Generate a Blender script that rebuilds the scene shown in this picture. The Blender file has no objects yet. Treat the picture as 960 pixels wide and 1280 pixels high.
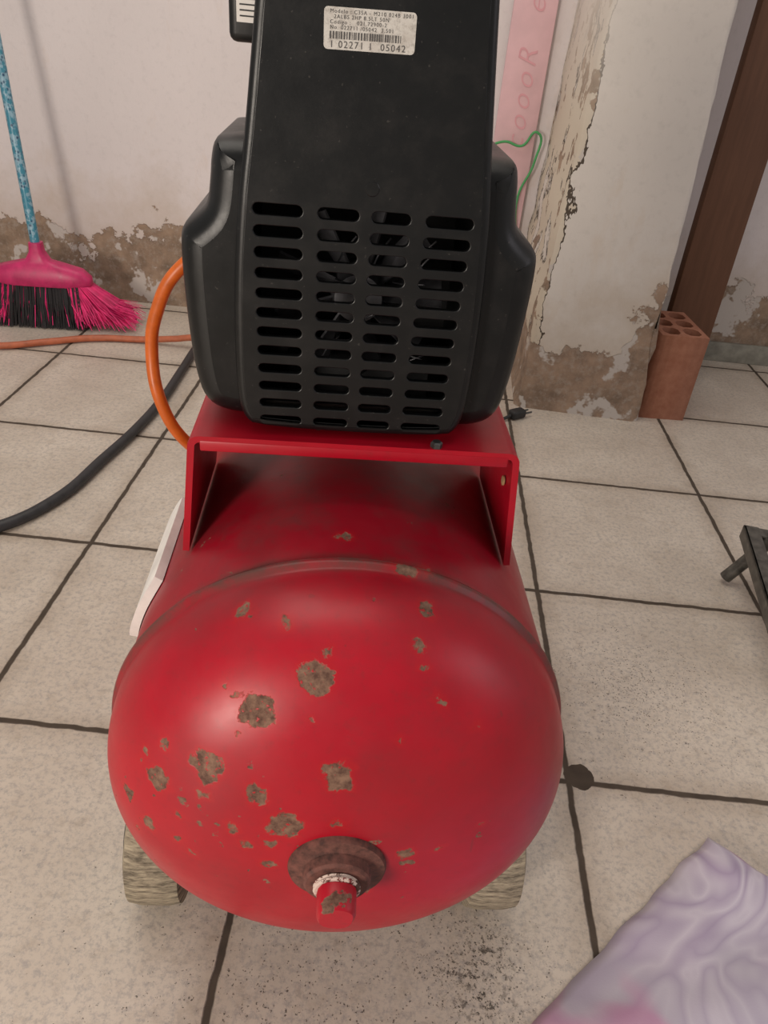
import bpy, bmesh, math, random
from mathutils import Vector, Matrix
from mathutils import noise as mn
random.seed(4)
scene=bpy.context.scene
# ------------------------------------------------------------ node helper
class NB:
    def __init__(s,name):
        s.m=bpy.data.materials.new(name); s.m.use_nodes=True
        s.t=s.m.node_tree; s.t.nodes.clear()
        s.out=s.t.nodes.new('ShaderNodeOutputMaterial')
        s.b=s.t.nodes.new('ShaderNodeBsdfPrincipled')
        s.t.links.new(s.b.outputs[0],s.out.inputs[0])
        s.co=s.t.nodes.new('ShaderNodeTexCoord').outputs['Object']
    def put(s,inp,v):
        if isinstance(v,bpy.types.NodeSocket): s.t.links.new(v,inp)
        elif v is not None: inp.default_value=v
    def set(s,**k):
        for n,v in k.items():
            n=n.replace('_',' ')
            if isinstance(v,tuple) and len(v)==3: v=(*v,1)
            s.put(s.b.inputs[n],v)
    def math(s,op,a,b=None,c=None,clamp=False):
        n=s.t.nodes.new('ShaderNodeMath'); n.operation=op; n.use_clamp=clamp
        s.put(n.inputs[0],a); s.put(n.inputs[1],b); s.put(n.inputs[2],c); return n.outputs[0]
    def vmath(s,op,a,b=None,out=0):
        n=s.t.nodes.new('ShaderNodeVectorMath'); n.operation=op
        s.put(n.inputs[0],a); s.put(n.inputs[1],b); return n.outputs[out]
    def noise(s,scale,detail=4,rough=.5,vec=None,col=False,dist=0):
        n=s.t.nodes.new('ShaderNodeTexNoise'); s.put(n.inputs['Vector'],vec or s.co)
        n.inputs['Scale'].default_value=scale; n.inputs['Detail'].default_value=detail
        n.inputs['Roughness'].default_value=rough; n.inputs['Distortion'].default_value=dist
        return n.outputs[1 if col else 0]
    def voro(s,scale,vec=None,feature='F1',out='Distance'):
        n=s.t.nodes.new('ShaderNodeTexVoronoi'); n.feature=feature
        s.put(n.inputs['Vector'],vec or s.co); n.inputs['Scale'].default_value=scale; return n.outputs[out]
    def mapr(s,v,a,b,c=0.,d=1.,smooth=False):
        n=s.t.nodes.new('ShaderNodeMapRange'); s.put(n.inputs[0],v)
        if smooth: n.interpolation_type='SMOOTHSTEP'
        for i,x in enumerate((a,b,c,d)): s.put(n.inputs[i+1],x)
        return n.outputs[0]
    def mix(s,f,a,b,mode='MIX'):
        n=s.t.nodes.new('ShaderNodeMix'); n.data_type='RGBA'; n.blend_type=mode
        s.put(n.inputs[0],f)
        for i,x in ((6,a),(7,b)):
            if isinstance(x,tuple) and len(x)==3: x=(*x,1)
            s.put(n.inputs[i],x)
        return n.outputs[2]
    def sep(s,v=None):
        n=s.t.nodes.new('ShaderNodeSeparateXYZ'); s.put(n.inputs[0],v or s.co); return n.outputs
    def mapping(s,scale=(1,1,1),rot=(0,0,0),loc=(0,0,0),vec=None):
        n=s.t.nodes.new('ShaderNodeMapping'); s.put(n.inputs[0],vec or s.co)
        n.inputs['Scale'].default_value=scale; n.inputs['Rotation'].default_value=rot; n.inputs['Location'].default_value=loc
        return n.outputs[0]
    def bump(s,h,strength=.3,dist=.002):
        n=s.t.nodes.new('ShaderNodeBump'); n.inputs['Strength'].default_value=strength
        n.inputs['Distance'].default_value=dist; s.put(n.inputs['Height'],h)
        s.t.links.new(n.outputs[0],s.b.inputs['Normal'])
def simple(name,col,rough=.5,metal=0.,nscale=60,var=.25,bump=.1):
    n=NB(name); f=n.noise(nscale,5,.6)
    c2=tuple(min(1,c*(1+var*1.6)+.01*var) for c in col); c1=tuple(c*(1-var) for c in col)
    n.set(Base_Color=n.mix(n.mapr(f,.3,.7),c1,c2),Roughness=n.mapr(f,.3,.7,rough*.85,min(1,rough*1.15)),Metallic=metal)
    if bump: n.bump(f,bump,.001)
    return n.m
# ------------------------------------------------------------ mesh helpers
def link(ob,parent=None,mat=None,smooth=None):
    scene.collection.objects.link(ob)
    if parent: ob.parent=parent
    if mat:
        ob.data.materials.clear(); ob.data.materials.append(mat)
    if smooth is not None and ob.type=='MESH':
        for p in ob.data.polygons: p.use_smooth=True
        if smooth<180:
            ob.data.set_sharp_from_angle(angle=math.radians(smooth))
    return ob
def mesh(name,v,f,parent=None,mat=None,smooth=None,loc=(0,0,0)):
    me=bpy.data.meshes.new(name); me.from_pydata([tuple(x) for x in v],[],f)
    bm=bmesh.new(); bm.from_mesh(me); bmesh.ops.recalc_face_normals(bm,faces=bm.faces); bm.to_mesh(me); bm.free()
    ob=bpy.data.objects.new(name,me); ob.location=loc
    return link(ob,parent,mat,smooth)
def box(name,lo,hi,parent=None,mat=None,bevel=0.,seg=2,rot=(0,0,0)):
    c=[(a+b)/2 for a,b in zip(lo,hi)]; h=[(b-a)/2 for a,b in zip(lo,hi)]
    bm=bmesh.new(); bmesh.ops.create_cube(bm,size=2)
    for v in bm.verts: v.co=Vector((v.co.x*h[0],v.co.y*h[1],v.co.z*h[2]))
    if bevel: bmesh.ops.bevel(bm,geom=bm.edges[:],offset=bevel,segments=seg,profile=.5,affect='EDGES')
    me=bpy.data.meshes.new(name); bm.to_mesh(me); bm.free()
    ob=bpy.data.objects.new(name,me); ob.location=c; ob.rotation_euler=rot
    return link(ob,parent,mat,40 if bevel else None)
def loft(name,rings,parent=None,mat=None,cap0=False,cap1=False,smooth=40,loc=(0,0,0)):
    n=len(rings[0]); v=[p for r in rings for p in r]; f=[]
    for i in range(len(rings)-1):
        for j in range(n):
            k=(j+1)%n; f.append((i*n+j,i*n+k,(i+1)*n+k,(i+1)*n+j))
    if cap0: f.append(tuple(range(n)))
    if cap1: f.append(tuple((len(rings)-1)*n+j for j in range(n)))
    return mesh(name,v,f,parent,mat,smooth,loc)
def revolve_y(name,prof,parent=None,mat=None,seg=64,smooth=35,loc=(0,0,0),c0=True,c1=True):
    rings=[[(max(r,1e-5)*math.cos(2*math.pi*j/seg),y,max(r,1e-5)*math.sin(2*math.pi*j/seg)) for j in range(seg)] for y,r in prof]
    return loft(name,rings,parent,mat,c0,c1,smooth,loc)
def bake(ob,parent,mat,smooth):
    dg=bpy.context.evaluated_depsgraph_get(); me=bpy.data.meshes.new_from_object(ob.evaluated_get(dg))
    name=ob.name; mw=ob.matrix_basis.copy(); bpy.data.objects.remove(ob); 
    o=bpy.data.objects.new(name,me); o.matrix_basis=mw; o.name=name
    return link(o,parent,mat,smooth)
def tube(name,pts,r,parent=None,mat=None,res=8,cyc=False):
    cu=bpy.data.curves.new(name,'CURVE'); cu.dimensions='3D'; cu.bevel_depth=r; cu.bevel_resolution=4; cu.use_fill_caps=True
    cu.resolution_u=res
    sp=cu.splines.new('BEZIER'); sp.bezier_points.add(len(pts)-1); sp.use_cyclic_u=cyc
    for b,p in zip(sp.bezier_points,pts): b.co=p; b.handle_left_type=b.handle_right_type='AUTO'
    ob=bpy.data.objects.new(name,cu); scene.collection.objects.link(ob)
    return bake(ob,parent,mat,60)
def panel(name,outer,holes,parent,mat,th,y,bev=0.):
    """sheet in XZ plane with real openings"""
    cu=bpy.data.curves.new(name,'CURVE'); cu.dimensions='2D'; cu.fill_mode='BOTH'; cu.extrude=th/2; cu.bevel_depth=bev; cu.bevel_resolution=2
    for L in [outer]+holes:
        sp=cu.splines.new('POLY'); sp.points.add(len(L)-1); sp.use_cyclic_u=True
        for p,q in zip(sp.points,L): p.co=(q[0],q[1],0,1)
    ob=bpy.data.objects.new(name,cu); ob.rotation_euler=(math.pi/2,0,0); ob.location=(0,y,0); scene.collection.objects.link(ob)
    bpy.context.view_layer.update()
    return bake(ob,parent,mat,30)
def empty(name,loc=(0,0,0),rz=0):
    e=bpy.data.objects.new(name,None); e.location=loc; e.rotation_euler=(0,0,rz); e.empty_display_size=.05
    scene.collection.objects.link(e); return e
def chaikin(L,it=2):
    for _ in range(it):
        o=[]
        for i in range(len(L)):
            a=L[i];b=L[(i+1)%len(L)]
            o+= [(a[0]*.75+b[0]*.25,a[1]*.75+b[1]*.25),(a[0]*.25+b[0]*.75,a[1]*.25+b[1]*.75)]
        L=o
    return L
def inset(L,d):
    o=[];n=len(L)
    A=sum(L[i][0]*L[(i+1)%n][1]-L[(i+1)%n][0]*L[i][1] for i in range(n)); s=1 if A>0 else -1
    for i in range(n):
        a=L[i-1];b=L[(i+1)%n]; dx,dy=b[0]-a[0],b[1]-a[1]; l=math.hypot(dx,dy) or 1
        o.append((L[i][0]-s*dy/l*d,L[i][1]+s*dx/l*d))
    return o
def mirror(half): return half+[(-x,z) for x,z in reversed(half)]

# ------------------------------------------------------------ camera
H=.70; TH=math.atan(623/940); RO=math.radians(5.67)
F=Vector((0,math.cos(TH),-math.sin(TH))); R0=Vector((1,0,0)); U0=Vector((0,math.sin(TH),math.cos(TH)))
R=R0*math.cos(RO)+U0*math.sin(RO); U=-R0*math.sin(RO)+U0*math.cos(RO)
cam=bpy.data.objects.new('camera',bpy.data.cameras.new('camera')); scene.collection.objects.link(cam)
M=Matrix((( R.x,U.x,-F.x,0),(R.y,U.y,-F.y,0),(R.z,U.z,-F.z,H),(0,0,0,1))); cam.matrix_world=M
cam.data.sensor_fit='VERTICAL'; cam.data.sensor_height=36; cam.data.lens=36*940/1280; cam.data.clip_start=.01
scene.camera=cam

# ------------------------------------------------------------ floor
n=NB('floor_tiles'); W=.337
wob=n.vmath('SCALE',n.vmath('SUBTRACT',n.noise(40,3,col=True),(.5,.5,.5))); wob.node.inputs['Scale'].default_value=.005
P=n.vmath('ADD',n.co,wob); xyz=n.sep(P)
gx=n.math('PINGPONG',n.math('DIVIDE',n.math('SUBTRACT',xyz[0],.229-W*12),W),.5)
gy=n.math('PINGPONG',n.math('DIVIDE',n.math('SUBTRACT',xyz[1],.551-W*12),W),.5)
g=n.math('MINIMUM',gx,gy)
grout=n.mapr(g,.008,.0125,1,0)
edge=n.math('MULTIPLY',n.mapr(g,.01,.085,1,0),n.mapr(n.noise(11,5,.7),.35,.62,.25,1))
clouds=n.noise(7,6,.6); speck=n.noise(150,5,.8); sp2=n.noise(45,6,.75)
tile=n.mix(n.mapr(clouds,.3,.7),(.52,.445,.37),(.66,.585,.50))
tile=n.mix(n.mapr(speck,.47,.64,0,.65),tile,(.29,.27,.265))
tile=n.mix(n.mapr(sp2,.52,.72,0,.5),tile,(.35,.28,.215))
tile=n.mix(n.math('MULTIPLY',edge,.5),tile,(.27,.20,.14))
oxyz=n.sep()
def near(x,y,r): 
    q=n.t.nodes.new('ShaderNodeCombineXYZ'); n.put(q.inputs[0],oxyz[0]); n.put(q.inputs[1],oxyz[1])
    return n.mapr(n.vmath('DISTANCE',q.outputs[0],(x,y,0),out=1),0,r,1,0)
d1=n.math('MAXIMUM',near(.11,.34,.13),n.math('MAXIMUM',n.math('MULTIPLY',near(-.03,.27,.32),.72),n.math('MULTIPLY',near(.34,.71,.24),.85)))
grain=n.voro(330,vec=n.vmath('ADD',n.co,n.vmath('MULTIPLY',n.noise(900,1,col=True),(.003,.003,.003)))); gate=n.noise(95,3,.75)
dens=n.math('ADD',gate,n.mapr(d1,0,1,-.15,.12))
dots=n.math('MULTIPLY',n.mapr(grain,.22,.34,1,0),n.mapr(dens,.52,.56,0,1))
tile=n.mix(n.math('MULTIPLY',dots,.9),tile,(.05,.038,.03))
dk=n.math('MULTIPLY',n.mapr(n.noise(130,5,.8),.52,.58),n.math('MULTIPLY',near(.112,.335,.075),n.mapr(n.noise(20,3),.4,.6)))
tile=n.mix(n.math('MULTIPLY',dk,1.5,clamp=True),tile,(.05,.04,.03))
chip=n.math('GREATER_THAN',n.math('ADD',near(.243,.560,.026),n.math('MULTIPLY',n.noise(60),.5)),.62)
gm=n.math('MAXIMUM',grout,chip)
col=n.mix(gm,tile,n.mix(n.noise(50,4),(.035,.024,.017),(.10,.075,.055)))
n.set(Base_Color=col,Roughness=n.mix(gm,(.42,.42,.42),(.95,.95,.95)))
n.bump(n.math('SUBTRACT',n.math('MULTIPLY',speck,.10),gm),.5,.0025)
fl=mesh('floor',[(-2.6,-1.6,0),(2.6,-1.6,0),(2.6,2.1,0),(-2.6,2.1,0),(-2.6,-1.6,-.05),(2.6,-1.6,-.05),(2.6,2.1,-.05),(-2.6,2.1,-.05)],
 [(0,1,2,3),(4,5,6,7),(0,1,5,4),(1,2,6,5),(2,3,7,6),(3,0,4,7)],None,n.m)
fl.rotation_euler=(0,0,math.radians(-.69))

# ------------------------------------------------------------ walls
def wallmat(name,base,h0,h1,plaster=(.20,.145,.10),amp=.16,bias=0,corner=False):
    n=NB(name); s=n.sep(); z=s[2]
    big=n.noise(5.5,6,.62); f=n.noise(22,6,.65)
    hh=n.math('ADD',z,n.math('ADD',n.math('MULTIPLY',n.math('SUBTRACT',big,.5),-amp*3.2),n.math('MULTIPLY',n.math('SUBTRACT',f,.5),-amp*.8)))
    if bias: hh=n.math('ADD',hh,n.math('MULTIPLY',n.math('SUBTRACT',s[0],.40),bias))
    peel=n.mapr(hh,h0,h0+.006,1,0); stain=n.mapr(hh,h0,h1,1,0)
    c=n.mix(n.mapr(n.noise(2.2,5),.3,.7),base,tuple(x*.88 for x in base))
    c=n.mix(n.mapr(n.noise(60,6,.7),.52,.75,0,.3),c,tuple(x*.65 for x in base))
    c=n.mix(n.mapr(n.noise(9,6,.7,vec=n.mapping((1,1,.35))),.57,.74,0,.4),c,(base[0]*.8,base[1]*.66,base[2]*.50))
    c=n.mix(n.math('MULTIPLY',stain,.5),c,(.50,.40,.30))
    if corner:
        xc=n.math('SUBTRACT',s[0],n.math('ADD',.268,n.math('MULTIPLY',z,.034)))
        cn=n.math('ADD',n.math('MULTIPLY',n.noise(13,5,.65,vec=n.mapping((1,1,.5))),.085),-.030)
        band=n.math('LESS_THAN',xc,cn)
        up=n.mapr(z,.55,.80,1,0); band=n.math('MULTIPLY',band,up)
        c=n.mix(n.math('MULTIPLY',band,.8),c,(.60,.52,.41))
        ln=n.math('LESS_THAN',n.math('ABSOLUTE',n.math('SUBTRACT',xc,n.math('ADD',cn,.001))),.0014)
        c=n.mix(n.math('MULTIPLY',ln,up),c,(.08,.06,.045))
        br_=n.math('MULTIPLY',band,n.math('GREATER_THAN',n.noise(15,5,.6,vec=n.mapping(loc=(2,2,5))),.57))
        peel=n.math('MAXIMUM',peel,br_)
    pl=n.mix(n.mapr(f,.35,.65),plaster,tuple(x*1.9 for x in plaster))
    pl=n.mix(n.mapr(n.noise(70,4,.7),.5,.7,0,.6),pl,(.42,.37,.32))
    pl=n.mix(n.mapr(n.noise(12,4,.6),.58,.61),pl,(.55,.50,.46))
    n.set(Base_Color=n.mix(peel,c,pl),Roughness=.85)
    n.bump(n.math('ADD',n.math('MULTIPLY',peel,-1),n.math('MULTIPLY',n.noise(90,6,.7),.25)),.6,.004)
    return n.m
wm=wallmat('peeling_white_wall',(.76,.70,.70),.178,.34,(.19,.135,.095),.11)
wb=mesh('wall_back',[(-2.6,1.95,0),(2.6,1.95,0),(2.6,2.07,0),(-2.6,2.07,0),(-2.6,1.95,2.5),(2.6,1.95,2.5),(2.6,2.07,2.5),(-2.6,2.07,2.5)],
 [(0,1,5,4),(1,2,6,5),(2,3,7,6),(3,0,4,7),(4,5,6,7),(0,1,2,3)],None,wm)
pm=wallmat('pillar_plaster',(.72,.67,.62),.185,.30,(.20,.14,.10),.11,-.50,True)
rings=[]
for i in range(61):
    z=2.5*i/60; lx=.268+.034*min(z,1.2); rx=.530-.047*min(z,1.2); j=lambda a:(random.random()-.5)*a
    fade=.012 if z<.3 else .004
    b=.010
    fy=1.512
    ring=[(lx+b,fy+.018),(lx+.3*b,fy+.021),(lx,fy+.03),(lx+.01,1.949),(rx-.005,1.949),(rx,fy+.008),(rx-.3*b,fy+.002),(rx-b,fy)]
    rings.append([(x+j(fade),y+j(fade)*.6 if y<1.9 else y,z) for x,y in ring])
loft('wall_right_pillar',rings,None,pm,True,True,50)
box('baseboard_back',(.56,1.937,0),(2.5,1.9495,.05),None,simple('cement_skirting',(.27,.26,.22),.9,0,30),.002)

# ------------------------------------------------------------ tank
ZC=.266; RT=.1555; YS=.36
root=empty('air_compressor',(-.016,YS,0),math.radians(5))
c=.092; nn=2.25
def cap_y(r):
    q=min(1,abs(r)/RT); return -.012-c*(1-q**nn)**(1/nn)
def redmat(name,spots,seam=True,rnd=.70):
    n=NB(name); 
    wv=n.vmath('SCALE',n.vmath('SUBTRACT',n.noise(85,4,.65,col=True),(.5,.5,.5))); wv.node.inputs['Scale'].default_value=.018
    P=n.vmath('ADD',n.co,wv)
    m=None
    for x,y,z,r in spots:
        d=n.math('SUBTRACT',n.vmath('DISTANCE',P,(x,y,z),out=1),r)
        m=d if m is None else n.math('MINIMUM',m,d)
    rn=n.mapr(n.noise(26,5,.6),rnd,rnd+.012)
    rust=rn; halo=None
    if m is not None:
        rust=n.math('MAXIMUM',rn,n.mapr(m,-.0006,.0006,1,0)); halo=n.mapr(m,.0,.004,.5,0)
        rust=n.math('MULTIPLY',rust,n.mapr(n.noise(240,3,.6),.60,.66,1,.1))
    s=n.sep()
    if seam:
        ay=n.math('ABSOLUTE',n.math('ADD',s[1],-.0025)); sm=n.math('MULTIPLY',n.mapr(ay,.0035,.011,1,0),n.mapr(n.noise(26,5,.75),.38,.55,.25,1))
    c=n.mix(n.mapr(n.noise(9,5,.6),.3,.7),(.44,.003,.017),(.31,.002,.012))
    c=n.mix(n.mapr(n.noise(160,5,.75),.53,.72,0,.3),c,(.18,.02,.022))
    if seam:
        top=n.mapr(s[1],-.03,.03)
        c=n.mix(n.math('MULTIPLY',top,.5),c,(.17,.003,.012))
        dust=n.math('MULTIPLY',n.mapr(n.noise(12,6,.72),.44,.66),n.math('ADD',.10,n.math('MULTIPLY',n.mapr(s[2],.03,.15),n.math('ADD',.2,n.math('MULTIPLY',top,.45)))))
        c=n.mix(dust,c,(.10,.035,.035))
        c=n.mix(n.math('MULTIPLY',sm,.85),c,(.085,.045,.036))
        scr=n.math('GREATER_THAN',n.noise(60,2,.5,vec=n.mapping((1,1,.08),rot=(0,.15,0))),.735)
        c=n.mix(n.math('MULTIPLY',scr,.5),c,(.20,.02,.02))
        # tiny chips, gathered on the lower left of the end cap
        lft=n.mapr(n.vmath('DISTANCE',n.co,(-.085,-.07,.02),out=1),.02,.09,1,0)
        v_=n.voro(95,vec=P); gt=n.math('ADD',n.noise(50,3,.7),n.math('MULTIPLY',lft,.13))
        tiny=n.math('MULTIPLY',n.mapr(v_,.20,.28,1,0),n.mapr(gt,.66,.68,0,1))
        rust=n.math('MAXIMUM',rust,tiny)
    if halo is not None: c=n.mix(halo,c,(.45,.006,.010))
    rc=n.mix(n.mapr(n.noise(150,4,.7),.35,.65),(.085,.038,.026),(.24,.135,.09))
    c=n.mix(rust,c,rc)
    n.set(Base_Color=c,Roughness=n.math('ADD',n.mapr(n.noise(30,5,.6),.3,.7,.31,.44),n.math('MULTIPLY',rust,.45)),Specular_IOR_Level=.4)
    n.bump(n.math('ADD',n.math('MULTIPLY',rust,-.6),n.math('MULTIPLY',n.noise(25,3),.6)),.25,.0015)
    return n.m
raw="-176,1293,84;-490,1099,86;-762,715,91;-33,788,76;-484,621,58;-307,416,85;-1060,501,70;447,1474,52;383,1398,31;-613,1409,40;516,1165,27;-1033,745,29;-1300,225,56;-633,330,26;-539,219,31;-402,61,31;-367,1456,19;-113,1399,19;417,1320,19;-952,80,23;-1156,640,21;-796,529,25;-2,462,21;-687,1158,19;393,179,40;-615,1135,19;-398,252,35;-1166,88,42;842,345,17"
SPOTS=[]
for t in raw.split(';'):
    x,z,r=[int(q)/1e4 for q in t.split(',')]
    k=min(1,(RT-.0005)/math.hypot(x,z)); SPOTS.append((x*k,cap_y(math.hypot(x,z)),z*k,r*(1.08 if r>.004 else .95)+.0004))
SPOTS+=[(.0315,.0,.1550,.0075),(-.0026,.030,.1554,.0040),(.045,.004,.149,.005),(-.008,.028,.1554,.002)]
for (x,z,r) in ((-.095,.030,.0016),(-.020,.110,.0012),(.060,.020,.0018),(.020,-.02,.0015),(-.118,.055,.0015),(-.088,.0,.002),(-.060,.095,.0014),(.03,.10,.0013),(-.125,-.005,.002),(.075,.10,.0014)):
    SPOTS.append((x,cap_y(math.hypot(x,z)),z,r))
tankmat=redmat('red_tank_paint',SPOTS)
redm=redmat('red_bracket_paint',[],False,.72)
prof=[]
for i in range(41):
    a=i/40*math.pi/2
    prof.append((-c*abs(math.cos(a))**(2/nn)-.012,RT*abs(math.sin(a))**(2/nn)))
prof[0]=(prof[0][0],.0001)
prof+=[(-.006,RT),(-.0035,RT+.0005),(-.002,RT+.0028),(.0005,RT+.0036),(.003,RT+.0026),(.0045,RT-.0006),(.0065,RT-.0012),(.010,RT-.0005)]
L=.38
prof+=[(L*.25,RT),(L*.5,RT),(L*.75,RT),(L-.004,RT),(L-.002,RT+.003),(L+.002,RT+.003),(L+.004,RT),(L+.012,RT)]
for i in range(1,25):
    a=i/24*math.pi/2
    prof.append((L+.012+c*abs(math.sin(a))**(2/nn),max(RT*abs(math.cos(a))**(2/nn),.0001)))
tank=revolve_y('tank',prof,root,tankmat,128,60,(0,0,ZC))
ZB=ZC+.007
rustm=simple('rusty_bung',(.10,.036,.027),.8,0,150,.6,.7)
revolve_y('bung',[(-.092,.0300),(-.1040,.0295),(-.1062,.0285),(-.1068,.0222),(-.1075,.0205),(-.1135,.0198),(-.1150,.0182),(-.1150,.013),(-.108,.0125)],root,rustm,48,35,(0,0,ZB),False,True)
tn=NB('torn_thread_tape'); tf=tn.noise(130,4,.7)
tn.set(Base_Color=tn.mix(tn.mapr(tf,.49,.53),(.60,.47,.41),tn.mix(tn.mapr(tn.noise(60,2),.45,.55),(.16,.02,.02),(.10,.045,.03))),Roughness=.75); tn.bump(tf,.8,.002)
rr=[]
for i in range(13):
    rr.append((-.106-.0011*i,.0132+(.0007 if i%2 else -.0004)))
revolve_y('plug_thread',rr,root,tn.m,40,35,(0,0,ZB),True,True)
pr=[]
for y,h in ((-.1180,.0090),(-.1195,.0108),(-.1330,.0104),(-.1350,.0090)):
    pr.append([(x*h,y,z*h) for x,z in chaikin([(-1.05,-1.05),(1.05,-1.05),(1.05,1.05),(-1.05,1.05)],2)])
plugm=redmat('worn_red_plug',[],False,.63)
pl=loft('plug_head',pr,root,plugm,True,True,40,(0,0,ZB)); pl.rotation_euler=(0,math.radians(8),0)

# wheels
wn=NB('worn_rubber_wheel'); g_=wn.noise(60,5,.7,vec=wn.mapping((1,1,6)))
wn.set(Base_Color=wn.mix(wn.mapr(g_,.35,.65),(.11,.09,.065),(.46,.39,.28)),Roughness=.9); wn.bump(g_,.7,.003)
blk=simple('black_rubber',(.015,.015,.016),.6,0,80,.4,.2)
steel=simple('dark_steel',(.10,.10,.10),.45,.8,80,.4,.2)
for i,sx in enumerate((-1,1)):
    w=revolve_y('wheel_%d'%(i+1),[(-.022,.03),(-.025,.034),(-.025,.050),(-.022,.0585),(-.012,.0605),(.012,.0605),(.022,.0585),(.025,.050),(.025,.034),(.022,.03)],root,wn.m,48,35,(sx*.149-.001,.056,.0605))
    w.rotation_euler=(0,0,math.pi/2)
    h=revolve_y('hub_%d'%(i+1),[(-.031,.0),(-.031,.026),(-.024,.030),(.024,.030),(.031,.026),(.031,0)],root,blk,24,35,(sx*.149-.001,.056,.0605)); h.rotation_euler=(0,0,math.pi/2)
ax=revolve_y('axle',[(-.180,0.007),(.180,.007)],root,steel,16,35,(-.001,.056,.0605)); ax.rotation_euler=(0,0,math.pi/2)
for sx in (-1,1):
    mesh('axle_bracket',[(sx*.075,.03,.055),(sx*.075,.085,.055),(sx*.095,.105,.150),(sx*.095,.01,.150),(sx*.080,.03,.048),(sx*.080,.085,.048),(sx*.101,.105,.152),(sx*.101,.01,.152)],
      [(0,1,2,3),(4,5,6,7),(0,1,5,4),(1,2,6,5),(2,3,7,6),(3,0,4,7)],root,redm)
    mesh('rear_leg',[(sx*.06,.33,.015),(sx*.06,.36,.015),(sx*.085,.365,.145),(sx*.085,.325,.145),(sx*.085,.33,.015),(sx*.085,.36,.015),(sx*.1,.365,.160),(sx*.1,.325,.160)],
      [(0,1,2,3),(4,5,6,7),(0,1,5,4),(1,2,6,5),(2,3,7,6),(3,0,4,7)],root,redm)
    revolve_y('rubber_foot',[(0,.018),(.018,.022)],root,blk,24,35,(sx*.072,.345,.018)).rotation_euler=(-math.pi/2,0,0)

# saddle bracket
def saddle(y0,y1):
    t=.0045; hw=.108; zt=.467; zb=.376; rad=.008
    outer=[(-hw-.008,zb),(-hw,zt-rad)]+[(-hw+rad-rad*math.cos(a),zt-rad+rad*math.sin(a)) for a in [k*math.pi/10 for k in range(1,6)]]
    outer+= [(-x,z) for x,z in reversed(outer)]
    inner=[]
    for i,(x,z) in enumerate(outer):
        q=outer[max(i-1,0)];w=outer[min(i+1,len(outer)-1)];dx,dz=w[0]-q[0],w[1]-q[1];l=math.hypot(dx,dz); inner.append((x+dz/l*t,z-dx/l*t))
    loop=outer+inner[::-1]
    r=[[(x,y,z) for x,z in loop] for y in (y0,y1)]
    return loft('motor_bracket',r,root,redm,True,True,35)
saddle(.066,.190)
box('bracket_lip',(-.100,.0655,.4565),(.100,.069,.464),root,redm,.001)
revolve_y('bolt',[(0,.004),(.003,.004),(.004,.003)],root,steel,6,30,(.052,.0700,.467)).rotation_euler=(math.pi/2,0,0)
revolve_y('leg_hole_rivet',[(0,.0035),(.001,.0035),(.0015,.002)],root,simple('worn_brass',(.45,.30,.15),.5,.3),16,30,(.1045,.084,.436)).rotation_euler=(0,0,math.pi/2)
    
# side label plate on the tank
stk=simple('white_sticker',(.72,.69,.66),.6,0,40,.1,.2)
v=[];f=[]
ns=10
for k,rad in enumerate((RT+.0005,RT+.007)):
    for j in range(2):
        for i in range(ns+1):
            a=math.radians(180-(11+i*2.2))
            e=.006*(abs(i-ns/2)/(ns/2))**4
            y=(.056+e if j==0 else .172-e)
            v.append((rad*math.cos(a),y,rad*math.sin(a)))
m_=ns+1
for i in range(ns):
    f.append((i,i+1,m_+i+1,m_+i)); f.append((2*m_+i,2*m_+i+1,3*m_+i+1,3*m_+i))
    f.append((i,i+1,2*m_+i+1,2*m_+i)); f.append((m_+i,m_+i+1,3*m_+i+1,3*m_+i))
f.append((0,m_,3*m_,2*m_)); f.append((ns,m_+ns,3*m_+ns,2*m_+ns))
mesh('side_label',v,f,root,stk,30,(0,0,ZC))

# ------------------------------------------------------------ shroud
n=NB('black_plastic'); f1=n.noise(35,6,.7); f2=n.noise(300,3,.6)
smg=n.mapr(n.noise(420,2,.5),.70,.76,0,.25)
n.set(Base_Color=n.mix(smg,n.mix(n.mapr(f1,.5,.8,0,.5),(.0045,.005,.0055),(.018,.016,.015)),(.12,.11,.10)),Roughness=n.mapr(f1,.3,.7,.30,.44),Specular_IOR_Level=.35)
n.bump(f2,.08,.0006); plast=n.m
Y0=.073; SX=-.004
shr=empty('motor_shroud'); shr.parent=root; shr.location=(SX,0,0)
Thalf=[(.060,.4705),(.070,.478),(.0735,.50),(.0735,.56),(.0700,.61),(.0655,.643),(.0605,.69),(.0565,.73),(.0515,.752),(.034,.760)]
T=chaikin(mirror(Thalf),2)
Whalf=[(.050,.4695),(.084,.4705),(.098,.480),(.1030,.50),(.1055,.53),(.1068,.56),(.1068,.580),(.1050,.5880),(.0955,.595),(.0900,.601),(.0880,.615),(.0872,.625),(.0850,.6345),(.0800,.6365),(.050,.637)]
Wo=chaikin(mirror(Whalf),2)
slots=[]
for r in range(12):
    z=.6055-.01155*r; hh=.0037-.00004*r; k=1-.005*r
    for a,b in ((-.0620,-.0335),(-.0265,-.0025),(.0030,.0260),(.0330,.0610)):
        a*=k;b*=k; L_=[]
        for i in range(7):
            t=math.pi/2+math.pi*i/6; L_.append((a+hh+hh*math.cos(t),z+hh*math.sin(t)))
        for i in range(7):
            t=-math.pi/2+math.pi*i/6; L_.append((b-hh+hh*math.cos(t),z+hh*math.sin(t)))
        slots.append(L_)
panel('grille',inset(T,.0055),slots,shr,plast,.003,Y0+.0015+.0006,.0006)
def rg(Lp,y): return [(x,y,z) for x,z in Lp]
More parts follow.
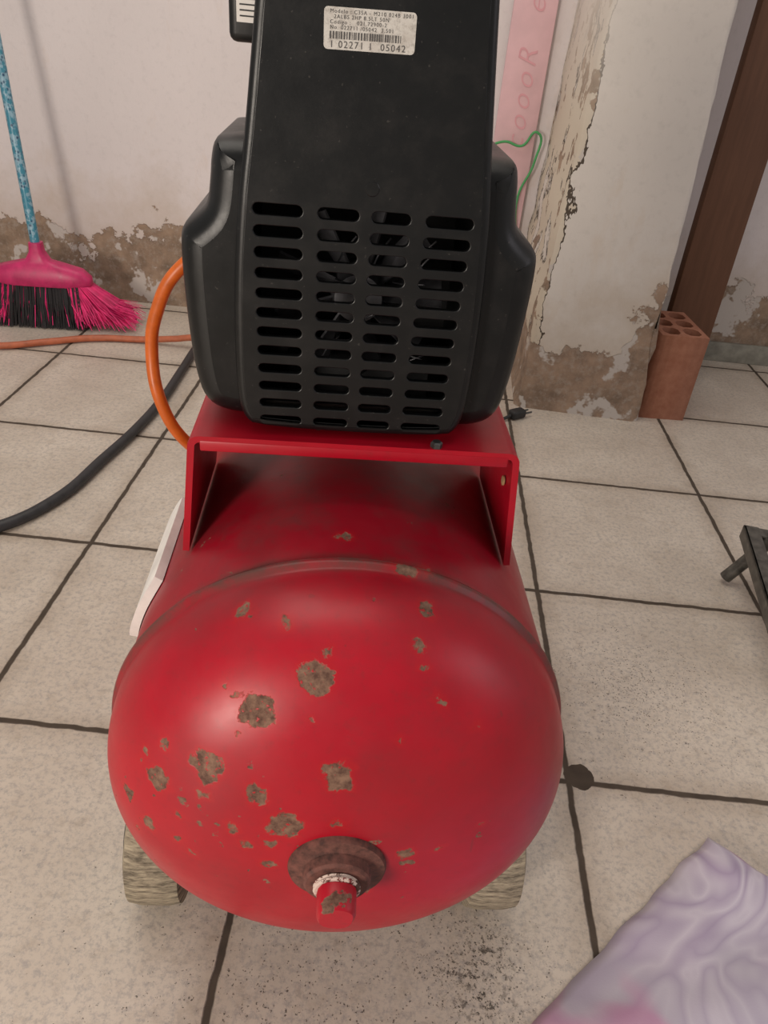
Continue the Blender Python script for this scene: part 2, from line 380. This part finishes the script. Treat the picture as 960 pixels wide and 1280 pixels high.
loft('tower',[rg(inset(T,.0058),Y0+.0004),rg(inset(T,.004),Y0+.0004),rg(inset(T,.0016),Y0+.0016),rg(inset(T,.0004),Y0+.004),rg(T,Y0+.008),rg(T,Y0+.04),rg(inset(T,.002),Y0+.16),rg(inset(T,.008),Y0+.17)],shr,plast,False,False,50)
YW=Y0+.012
hole=[(-.063,.486),(.063,.486),(.063,.612),(-.063,.612)]
panel('wing_face',inset(Wo,.0145),[hole],shr,plast,.003,YW+.0016)
loft('wings',[rg(inset(Wo,.015),YW),rg(inset(Wo,.010),YW+.0008),rg(inset(Wo,.006),YW+.0035),rg(inset(Wo,.0025),YW+.008),rg(inset(Wo,.0005),YW+.015),rg(Wo,YW+.024),rg(Wo,YW+.10),rg(inset(Wo,.004),YW+.125),rg(inset(Wo,.010),YW+.135)],shr,plast,False,False,60)
inn=simple('motor_interior',(.012,.012,.013),.6,0,60,.3)
mesh('motor_back_plate',[( .085,YW+.130,.480),(-.085,YW+.130,.480),(-.085,YW+.130,.628),(.085,YW+.130,.628)],[(0,1,2,3)],shr,inn)
mesh('tower_back_plate',[( .056,Y0+.165,.60),(-.056,Y0+.165,.60),(-.050,Y0+.165,.75),(.050,Y0+.165,.75)],[(0,1,2,3)],shr,inn)
alu=simple('fan_metal',(.10,.10,.11),.4,.6,60,.4)
v=[];f=[]
for k in range(9):
    a=2*math.pi*k/9; s0=len(v)
    for rr_,da,dy in ((.016,-.25,0),(.055,-.10,0),(.055,.18,.016),(.016,.25,.014)):
        v.append((rr_*math.cos(a+da),YW+.034+dy,.548+rr_*math.sin(a+da)))
    f.append((s0,s0+1,s0+2,s0+3))
fan=mesh('cooling_fan',v,f,shr,alu); sm=fan.modifiers.new('t','SOLIDIFY'); sm.thickness=.0015
revolve_y('fan_hub',[(0,.004),(.002,.015),(.02,.018),(.03,.018)],shr,alu,32,35,(0,YW+.022,.548))
for k in range(14):
    x=random.uniform(-.045,.045); z=random.uniform(.50,.60); a=random.uniform(-.6,1.2)
    tube('wire_%d'%k,[(x,YW+.012,z),(x+.008*math.cos(a),YW+.016,z+.010*math.sin(a)),(x+.02*math.cos(a),YW+.013,z+.018*math.sin(a)+.003)],.0006,shr,alu,4)
revolve_y('motor_body',[(0,.05),(.006,.058),(.07,.060),(.09,.058),(.10,.04)],root,inn,48,35,(0,.225,.535))
for k in range(6):
    box('head_fin_%d'%k,(-.045,.25,.605+.012*k),(.045,.335,.610+.012*k),root,steel,.0015)
box('cylinder_core',(-.03,.262,.585),(.03,.322,.690),root,steel,.004)
box('motor_foot',(-.05,.130,.4675),(.05,.188,.50),root,inn,.004)
box('control_box',(-.094,.205,.676),(-.044,.262,.800),root,plast,.005,3)
box('control_box_arm',(-.072,.215,.60),(-.056,.245,.680),root,plast,.003)
box('control_box_label',(-.0885,.2035,.687),(-.062,.2052,.735),root,stk)
for k in range(14):
    box('label_line_%d'%k,(-.0865,.2030,.690+.003*k),(-.066-.003*(k%3),.2037,.6908+.003*k),root,blk)
tube('carry_handle',[(-.06,.33,.41),(-.06,.40,.50),(-.06,.45,.535),(.06,.45,.535),(.06,.40,.50),(.06,.33,.41)],.009,root,redm)

# sticker on shroud
ink=simple('ink',(.07,.066,.065),.6,0,60,.1,0)
st=empty('serial_sticker'); st.parent=shr; st.location=(-.0035,Y0-.0001,.6915); st.rotation_euler=(0,math.radians(-1.0),0); st.scale=(.95,1,.95)
o=[]
for cx,cz,a0 in ((.0215,.0072,0),(-.0215,.0072,90),(-.0215,-.0072,180),(.0215,-.0072,270)):
    for k in range(5):
        a=math.radians(a0+k*22.5); o.append((cx+.002*math.cos(a),cz+.002*math.sin(a)))
lab=NB('paper_label'); lf=lab.mix(lab.mapr(lab.noise(240,5,.75),.48,.64,0,.65),(.58,.56,.52),(.27,.245,.22))
lab.set(Base_Color=lab.mix(lab.mapr(lab.noise(80,3,.6),.5,.7,0,.4),lf,(.36,.32,.28)),Roughness=.55)
panel('paper',o,[],st,lab.m,.0004,0)
x=-.0205
v=[];f=[]
while x<.016:
    w=random.choice((.0003,.0005,.0008)); s0=len(v)
    v+=[(x,-.0004,-.0045),(x+w,-.0004,-.0045),(x+w,-.0004,-.0012),(x,-.0004,-.0012)]; f.append((s0,s0+1,s0+2,s0+3)); x+=w+random.choice((.0004,.0007))
mesh('barcode',v,f,st,ink)
for k,(tx,sz,px,pz) in enumerate((("Modelo : C3SA - M210 024B 3001",.0021,-.0205,.0066),("2ALBS 2HP 8.5LT 50N",.0021,-.0185,.0043),("Codigo :   021.72900-2",.0021,-.0205,.0020),("No. 022711 /05042  3.501",.0021,-.0205,-.0003),("1 02271 1  05042",.0038,-.0205,-.0083))):
    cu=bpy.data.curves.new('t','FONT'); cu.body=tx; cu.size=sz*1.15; cu.space_character=1.25; ob=bpy.data.objects.new('print_%d'%k,cu); ob.rotation_euler=(math.pi/2,0,0); ob.location=(px,-.0004,pz)
    scene.collection.objects.link(ob); bpy.context.view_layer.update(); bake(ob,st,ink,None)
revolve_y('moulded_emblem',[(0,.0),(0,.0035),(.0008,.0045),(.0012,.0045)],shr,plast,24,35,(.003,Y0-.0004,.620))

# ------------------------------------------------------------ hoses
orange=simple('orange_rubber',(.55,.11,.010),.4,0,60,.15,.05)
redh=simple('faded_red_rubber',(.40,.11,.05),.5,0,60,.15,.05)
cab=simple('black_cable_rubber',(.022,.022,.025),.5,0,60,.3,.05)
RI=(Matrix.Translation((-.016,YS,0))@Matrix.Rotation(math.radians(5),4,'Z')).inverted()
tube('air_hose',[tuple(RI@Vector(p)) for p in ((-.105,.72,.515),(-.16,.72,.515),(-.212,.70,.485),(-.238,.70,.44),(-.246,.70,.40),(-.238,.69,.35),(-.217,.70,.30),(-.200,.725,.275))],.0064,root,orange,12)
tube('air_hose',[(-1.5,1.40,.009),(-1.1,1.53,.009),(-.893,1.558,.009),(-.80,1.61,.009),(-.717,1.655,.009),(-.60,1.675,.010),(-.53,1.672,.020),(-.475,1.665,.030),(-.42,1.66,.020),(-.30,1.66,.009),(-.15,1.70,.009)],.0075,None,redh,10)
tube('power_cable',[(-1.2,.66,.010),(-.80,.80,.010),(-.66,.845,.010),(-.574,.898,.010),(-.525,.98,.010),(-.498,1.12,.010),(-.478,1.25,.010),(-.470,1.37,.010),(-.472,1.52,.010),(-.475,1.66,.010),(-.47,1.78,.010),(-.46,1.86,.010),(-.38,1.90,.010)],.009,None,cab,10)

# ------------------------------------------------------------ broom
br=empty('broom',(-.862,1.745,0),math.radians(6)); br.scale=(.84,.9,1)
pink=simple('pink_plastic',(.50,.02,.12),.4,0,40,.15,.05)
hp=[]
for z,wx,wy in ((.096,.135,.030),(.104,.140,.034),(.118,.138,.034),(.134,.118,.030),(.145,.070,.024),(.152,.034,.020),(.172,.019,.019),(.192,.017,.017)):
    hp.append([(wx*math.copysign(abs(math.cos(a))**.6,math.cos(a)),wy*math.copysign(abs(math.sin(a))**.6,math.sin(a)),z) for a in [2*math.pi*k/48 for k in range(48)]])
loft('head',hp,br,pink,True,True,50)
bp=simple('pink_bristles',(.72,.02,.16),.5,0,40,.3,0); bk=simple('black_bristles',(.02,.018,.02),.7,0,40,.3,0)
def bristles(name,cnt,fn,mat,r):
    v=[];f=[]
    for _ in range(cnt):
        p0,p1,p2=fn(); s0=len(v)
        for p,q in ((p0,r),(p1,r),(p2,r*.7)):
            for k in range(3):
                a=2.09*k; v.append((p[0]+q*math.cos(a),p[1]+q*math.sin(a),p[2]))
        for i in range(2):
            for k in range(3): f.append((s0+i*3+k,s0+i*3+(k+1)%3,s0+i*3+3+(k+1)%3,s0+i*3+3+k))
    return mesh(name,v,f,br,mat)
U_=random.uniform
def fp():
    x=U_(-.128,.128); y=U_(-.026,.026); 
    if random.random()<.92: x=math.copysign(U_(.075,.132),x)
    s=1.0+.95*(abs(x)/.13)**2; return (x,y,.100),(x*(1+(s-1)*.5)+U_(-.006,.006),y*1.5,.06),(x*s+U_(-.015,.015),y*2.0+U_(-.01,.01),.004+U_(0,.05)*abs(x)/.13)
def fb():
    x=U_(-.115,.105); y=U_(-.028,.026); return (x,y,.100),(x*1.04,y*1.3-.004,.06),(x*1.10+U_(-.01,.01),y*1.6-.008,.003)
bristles('bristles_pink',2300,fp,bp,.0014); bristles('bristles_black',1500,fb,bk,.0015)
hn=NB('turquoise_handle_wrap'); vv=hn.voro(120); 
hn.set(Base_Color=hn.mix(hn.mapr(hn.noise(70,3,.6),.46,.54),(.05,.24,.34),hn.mix(hn.mapr(vv,.2,.5),(.015,.06,.13),(.25,.42,.52))),Roughness=.35)
tube('handle',[(0,0,.16),(-.040,.065,.65),(-.095,.150,1.32)],.0125,br,hn.m,4)

# ------------------------------------------------------------ hollow brick
cl=NB('terracotta'); q=cl.noise(40,6,.7)
cl.set(Base_Color=cl.mix(cl.mapr(q,.3,.7),(.30,.115,.065),(.42,.19,.12)),Roughness=.9); cl.bump(cl.math('ADD',q,cl.math('MULTIPLY',cl.math('PINGPONG',cl.math('MULTIPLY',cl.sep()[0],60),.5),1.0)),.5,.002)
bw,bd,bh=.100,.165,.190
cu=bpy.data.curves.new('hollow_brick','CURVE'); cu.dimensions='2D'; cu.fill_mode='BOTH'; cu.extrude=bh/2
Ls=[[(0,0),(bw,0),(bw,bd),(0,bd)]]
t=.010
for i in range(2):
    for j in range(3):
        x0=t+i*(bw-t)/2; x1=x0+(bw-t)/2-t; y0=t+j*(bd-t)/3; y1=y0+(bd-t)/3-t
        Ls.append(chaikin([(x0,y0),(x1,y0),(x1,y1),(x0,y1)],1))
for L_ in Ls:
    sp=cu.splines.new('POLY'); sp.points.add(len(L_)-1); sp.use_cyclic_u=True
    for p,qq in zip(sp.points,L_): p.co=(qq[0],qq[1],0,1)
ob=bpy.data.objects.new('hollow_brick',cu); ob.location=(.540,1.535,bh/2); ob.rotation_euler=(0,0,math.radians(3)); scene.collection.objects.link(ob)
bpy.context.view_layer.update(); bake(ob,None,cl.m,None)
# ------------------------------------------------------------ plank
wd=NB('brown_wood'); g_=wd.noise(14,6,.6,vec=wd.mapping((6,6,.5)))
wd.set(Base_Color=wd.mix(wd.mapr(g_,.3,.7),(.11,.046,.022),(.15,.066,.034)),Roughness=.6); wd.bump(g_,.2,.002)
pk=box('wooden_plank',(-.055,-.014,0),(.055,.014,1.9),None,wd.m,.002)
pk.location=(.680,1.80,.955); pk.rotation_euler=(math.radians(-3),math.radians(1.0),math.radians(4))

# ------------------------------------------------------------ pink board
pb=empty('pink_board',(.212,1.938,0))
pbm=simple('pink_card',(.66,.43,.46),.7,0,12,.08,.05)
box('board',(-.045,-.010,.02),(.048,.0,1.35),pb,pbm,.002)
wh=simple('faded_pink_pen',(.66,.33,.37),.7,0,40,.05,0)
for tx,zz in (('coooR',.46),('eicoor',.72)):
    cu=bpy.data.curves.new('t','FONT'); cu.body=tx; cu.size=.060; cu.extrude=.0003; cu.offset=-.0008; cu.shear=.35; cu.space_character=1.3; ob=bpy.data.objects.new('handwriting',cu)
    ob.matrix_basis=Matrix.Translation((.022,-.0106,zz))@Matrix.Rotation(math.radians(-90),4,'Y')@Matrix.Rotation(math.pi/2,4,'X')
    scene.collection.objects.link(ob); bpy.context.view_layer.update(); bake(ob,pb,wh,None)
gr=simple('green_string',(.06,.30,.10),.6,0,40,.1,0)
tube('string_tie',[(-.06,-.018,.46),(-.02,-.020,.475),(.02,-.022,.47),(.05,-.02,.50),(.055,-.02,.44),(.03,-.02,.36),(.045,-.02,.25)],.0028,pb,gr)
ep=empty('electrical_plug',(.262,1.47,0),math.radians(35))
box('body',(-.018,-.011,.001),(.018,.011,.020),ep,blk,.005,3)
for s in (-1,1):
    p_=revolve_y('pin',[(0,.002),(.018,.002)],ep,steel,12,35,(.018,.006*s,.010)); p_.rotation_euler=(0,0,-math.pi/2)
tube('cord',[(-.016,0,.009),(-.05,.0,.005),(-.10,.03,.004),(-.20,.04,.004)],.0035,ep,blk)

# ------------------------------------------------------------ metal stand
ms=empty('metal_stand',(.546,.972,0),math.radians(-10))
gm_=simple('scuffed_black_metal',(.09,.085,.075),.5,.5,60,.6,.2)
zt=.098
box('rail_left',(0,-.26,zt-.022),(.004,0,zt),ms,gm_,.001); box('rail_left_top',(0,-.26,zt-.004),(.022,0,zt),ms,gm_,.001)
box('rail_back',(.002,-.004,zt-.022),(.34,0,zt-.001),ms,gm_,.001); box('rail_back_top',(.002,-.022,zt-.0045),(.34,-.001,zt-.0005),ms,gm_,.001)
box('rail_right',(.336,-.26,zt-.022),(.34,0,zt),ms,gm_,.001); box('rail_front',(0,-.26,zt-.022),(.34,-.256,zt-.001),ms,gm_,.001)
for i,(a,b) in enumerate(((.038,-.02),(.30,-.02),(.10,-.24),(.30,-.24))):
    fx=a-.04 if a<.15 else a+.03
    tube('leg_%d'%i,[(a,b,zt-.006),((a+fx)/2,b,zt/2),(fx,b,.0095)],.0095,ms,gm_,2)
for k in range(5):
    box('slat_%d'%k,(.05+.06*k,-.255,zt-.010),(.075+.06*k,-.006,zt-.006),ms,gm_)

# ------------------------------------------------------------ floral cloth
cn=NB('floral_fabric'); w1=cn.noise(6,2,.45,dist=1.6); w2=cn.noise(6,2,.5,dist=1.0,vec=cn.mapping(loc=(3,1.05,0)))
cc=cn.mix(cn.math('PINGPONG',cn.math('MULTIPLY',w1,7.0),.5),(.40,.32,.46),(.86,.82,.86))
cc=cn.mix(cn.mapr(cn.noise(5,2,vec=cn.mapping(loc=(1,7,0))),.42,.58,.0,.55,smooth=True),cc,(.46,.43,.50))
pk_=cn.math('MULTIPLY',cn.mapr(w2,.50,.64,0,1,smooth=True),.65)
cc=cn.mix(pk_,cc,(.60,.25,.44))
cn.set(Base_Color=cc,Roughness=.75,Sheen_Weight=.15); cn.bump(cn.noise(600,2),.15,.0006)
N=60; A=Vector((.375,.492)); e1=Vector((-.73,-.683)); e2=Vector((.80,-.60)); v=[];f=[]
for i in range(N+1):
    for j in range(N+1):
        s_=i/N; t_=j/N; ed=min(s_,1-s_,t_,1-t_)
        wav=.004*mn.noise(Vector((i*.25,j*.25,0))); 
        p=A+e1*(s_*.52+wav)+e2*(t_*.50+wav)
        hgt=.002+.020*min(1,ed*9)**.6+.012*max(0,mn.noise(Vector((p.x*11,p.y*11,1))))*min(1,ed*8)+.006*math.sin((s_*5+t_*9)*2.2)*min(1,ed*6)
        v.append((p.x,p.y,max(hgt,.0015)))
for i in range(N):
    for j in range(N):
        a=i*(N+1)+j; f.append((a,a+1,a+N+2,a+N+1))
cl_=mesh('folded_fabric',v,f,None,cn.m,180); so=cl_.modifiers.new('s','SOLIDIFY'); so.thickness=.0015; so.offset=1

# ------------------------------------------------------------ lights
def area(name,loc,target,size,power,col,sy=None):
    l=bpy.data.lights.new(name,'AREA'); l.energy=power; l.size=size; l.color=col
    if sy: l.shape='RECTANGLE'; l.size_y=sy
    o=bpy.data.objects.new(name,l); o.location=loc; d=Vector(target)-Vector(loc); o.rotation_euler=d.to_track_quat('-Z','Y').to_euler(); scene.collection.objects.link(o)
area('doorway_light',(-1.05,-1.20,.68),(0,.6,.35),.40,27,(1,.89,.78),.6)
area('ceiling_lamp',(-.4,.95,2.35),(0,1.0,0),1.5,19,(1,.92,.82))
area('window_light',(1.9,.1,1.3),(0,.7,.3),1.0,5,(.97,.90,.97))
w=bpy.data.worlds.new('world'); scene.world=w; w.use_nodes=True
w.node_tree.nodes['Background'].inputs[0].default_value=(1,.94,.89,1); w.node_tree.nodes['Background'].inputs[1].default_value=.35
scene.view_settings.view_transform='Standard'; scene.view_settings.look='None'
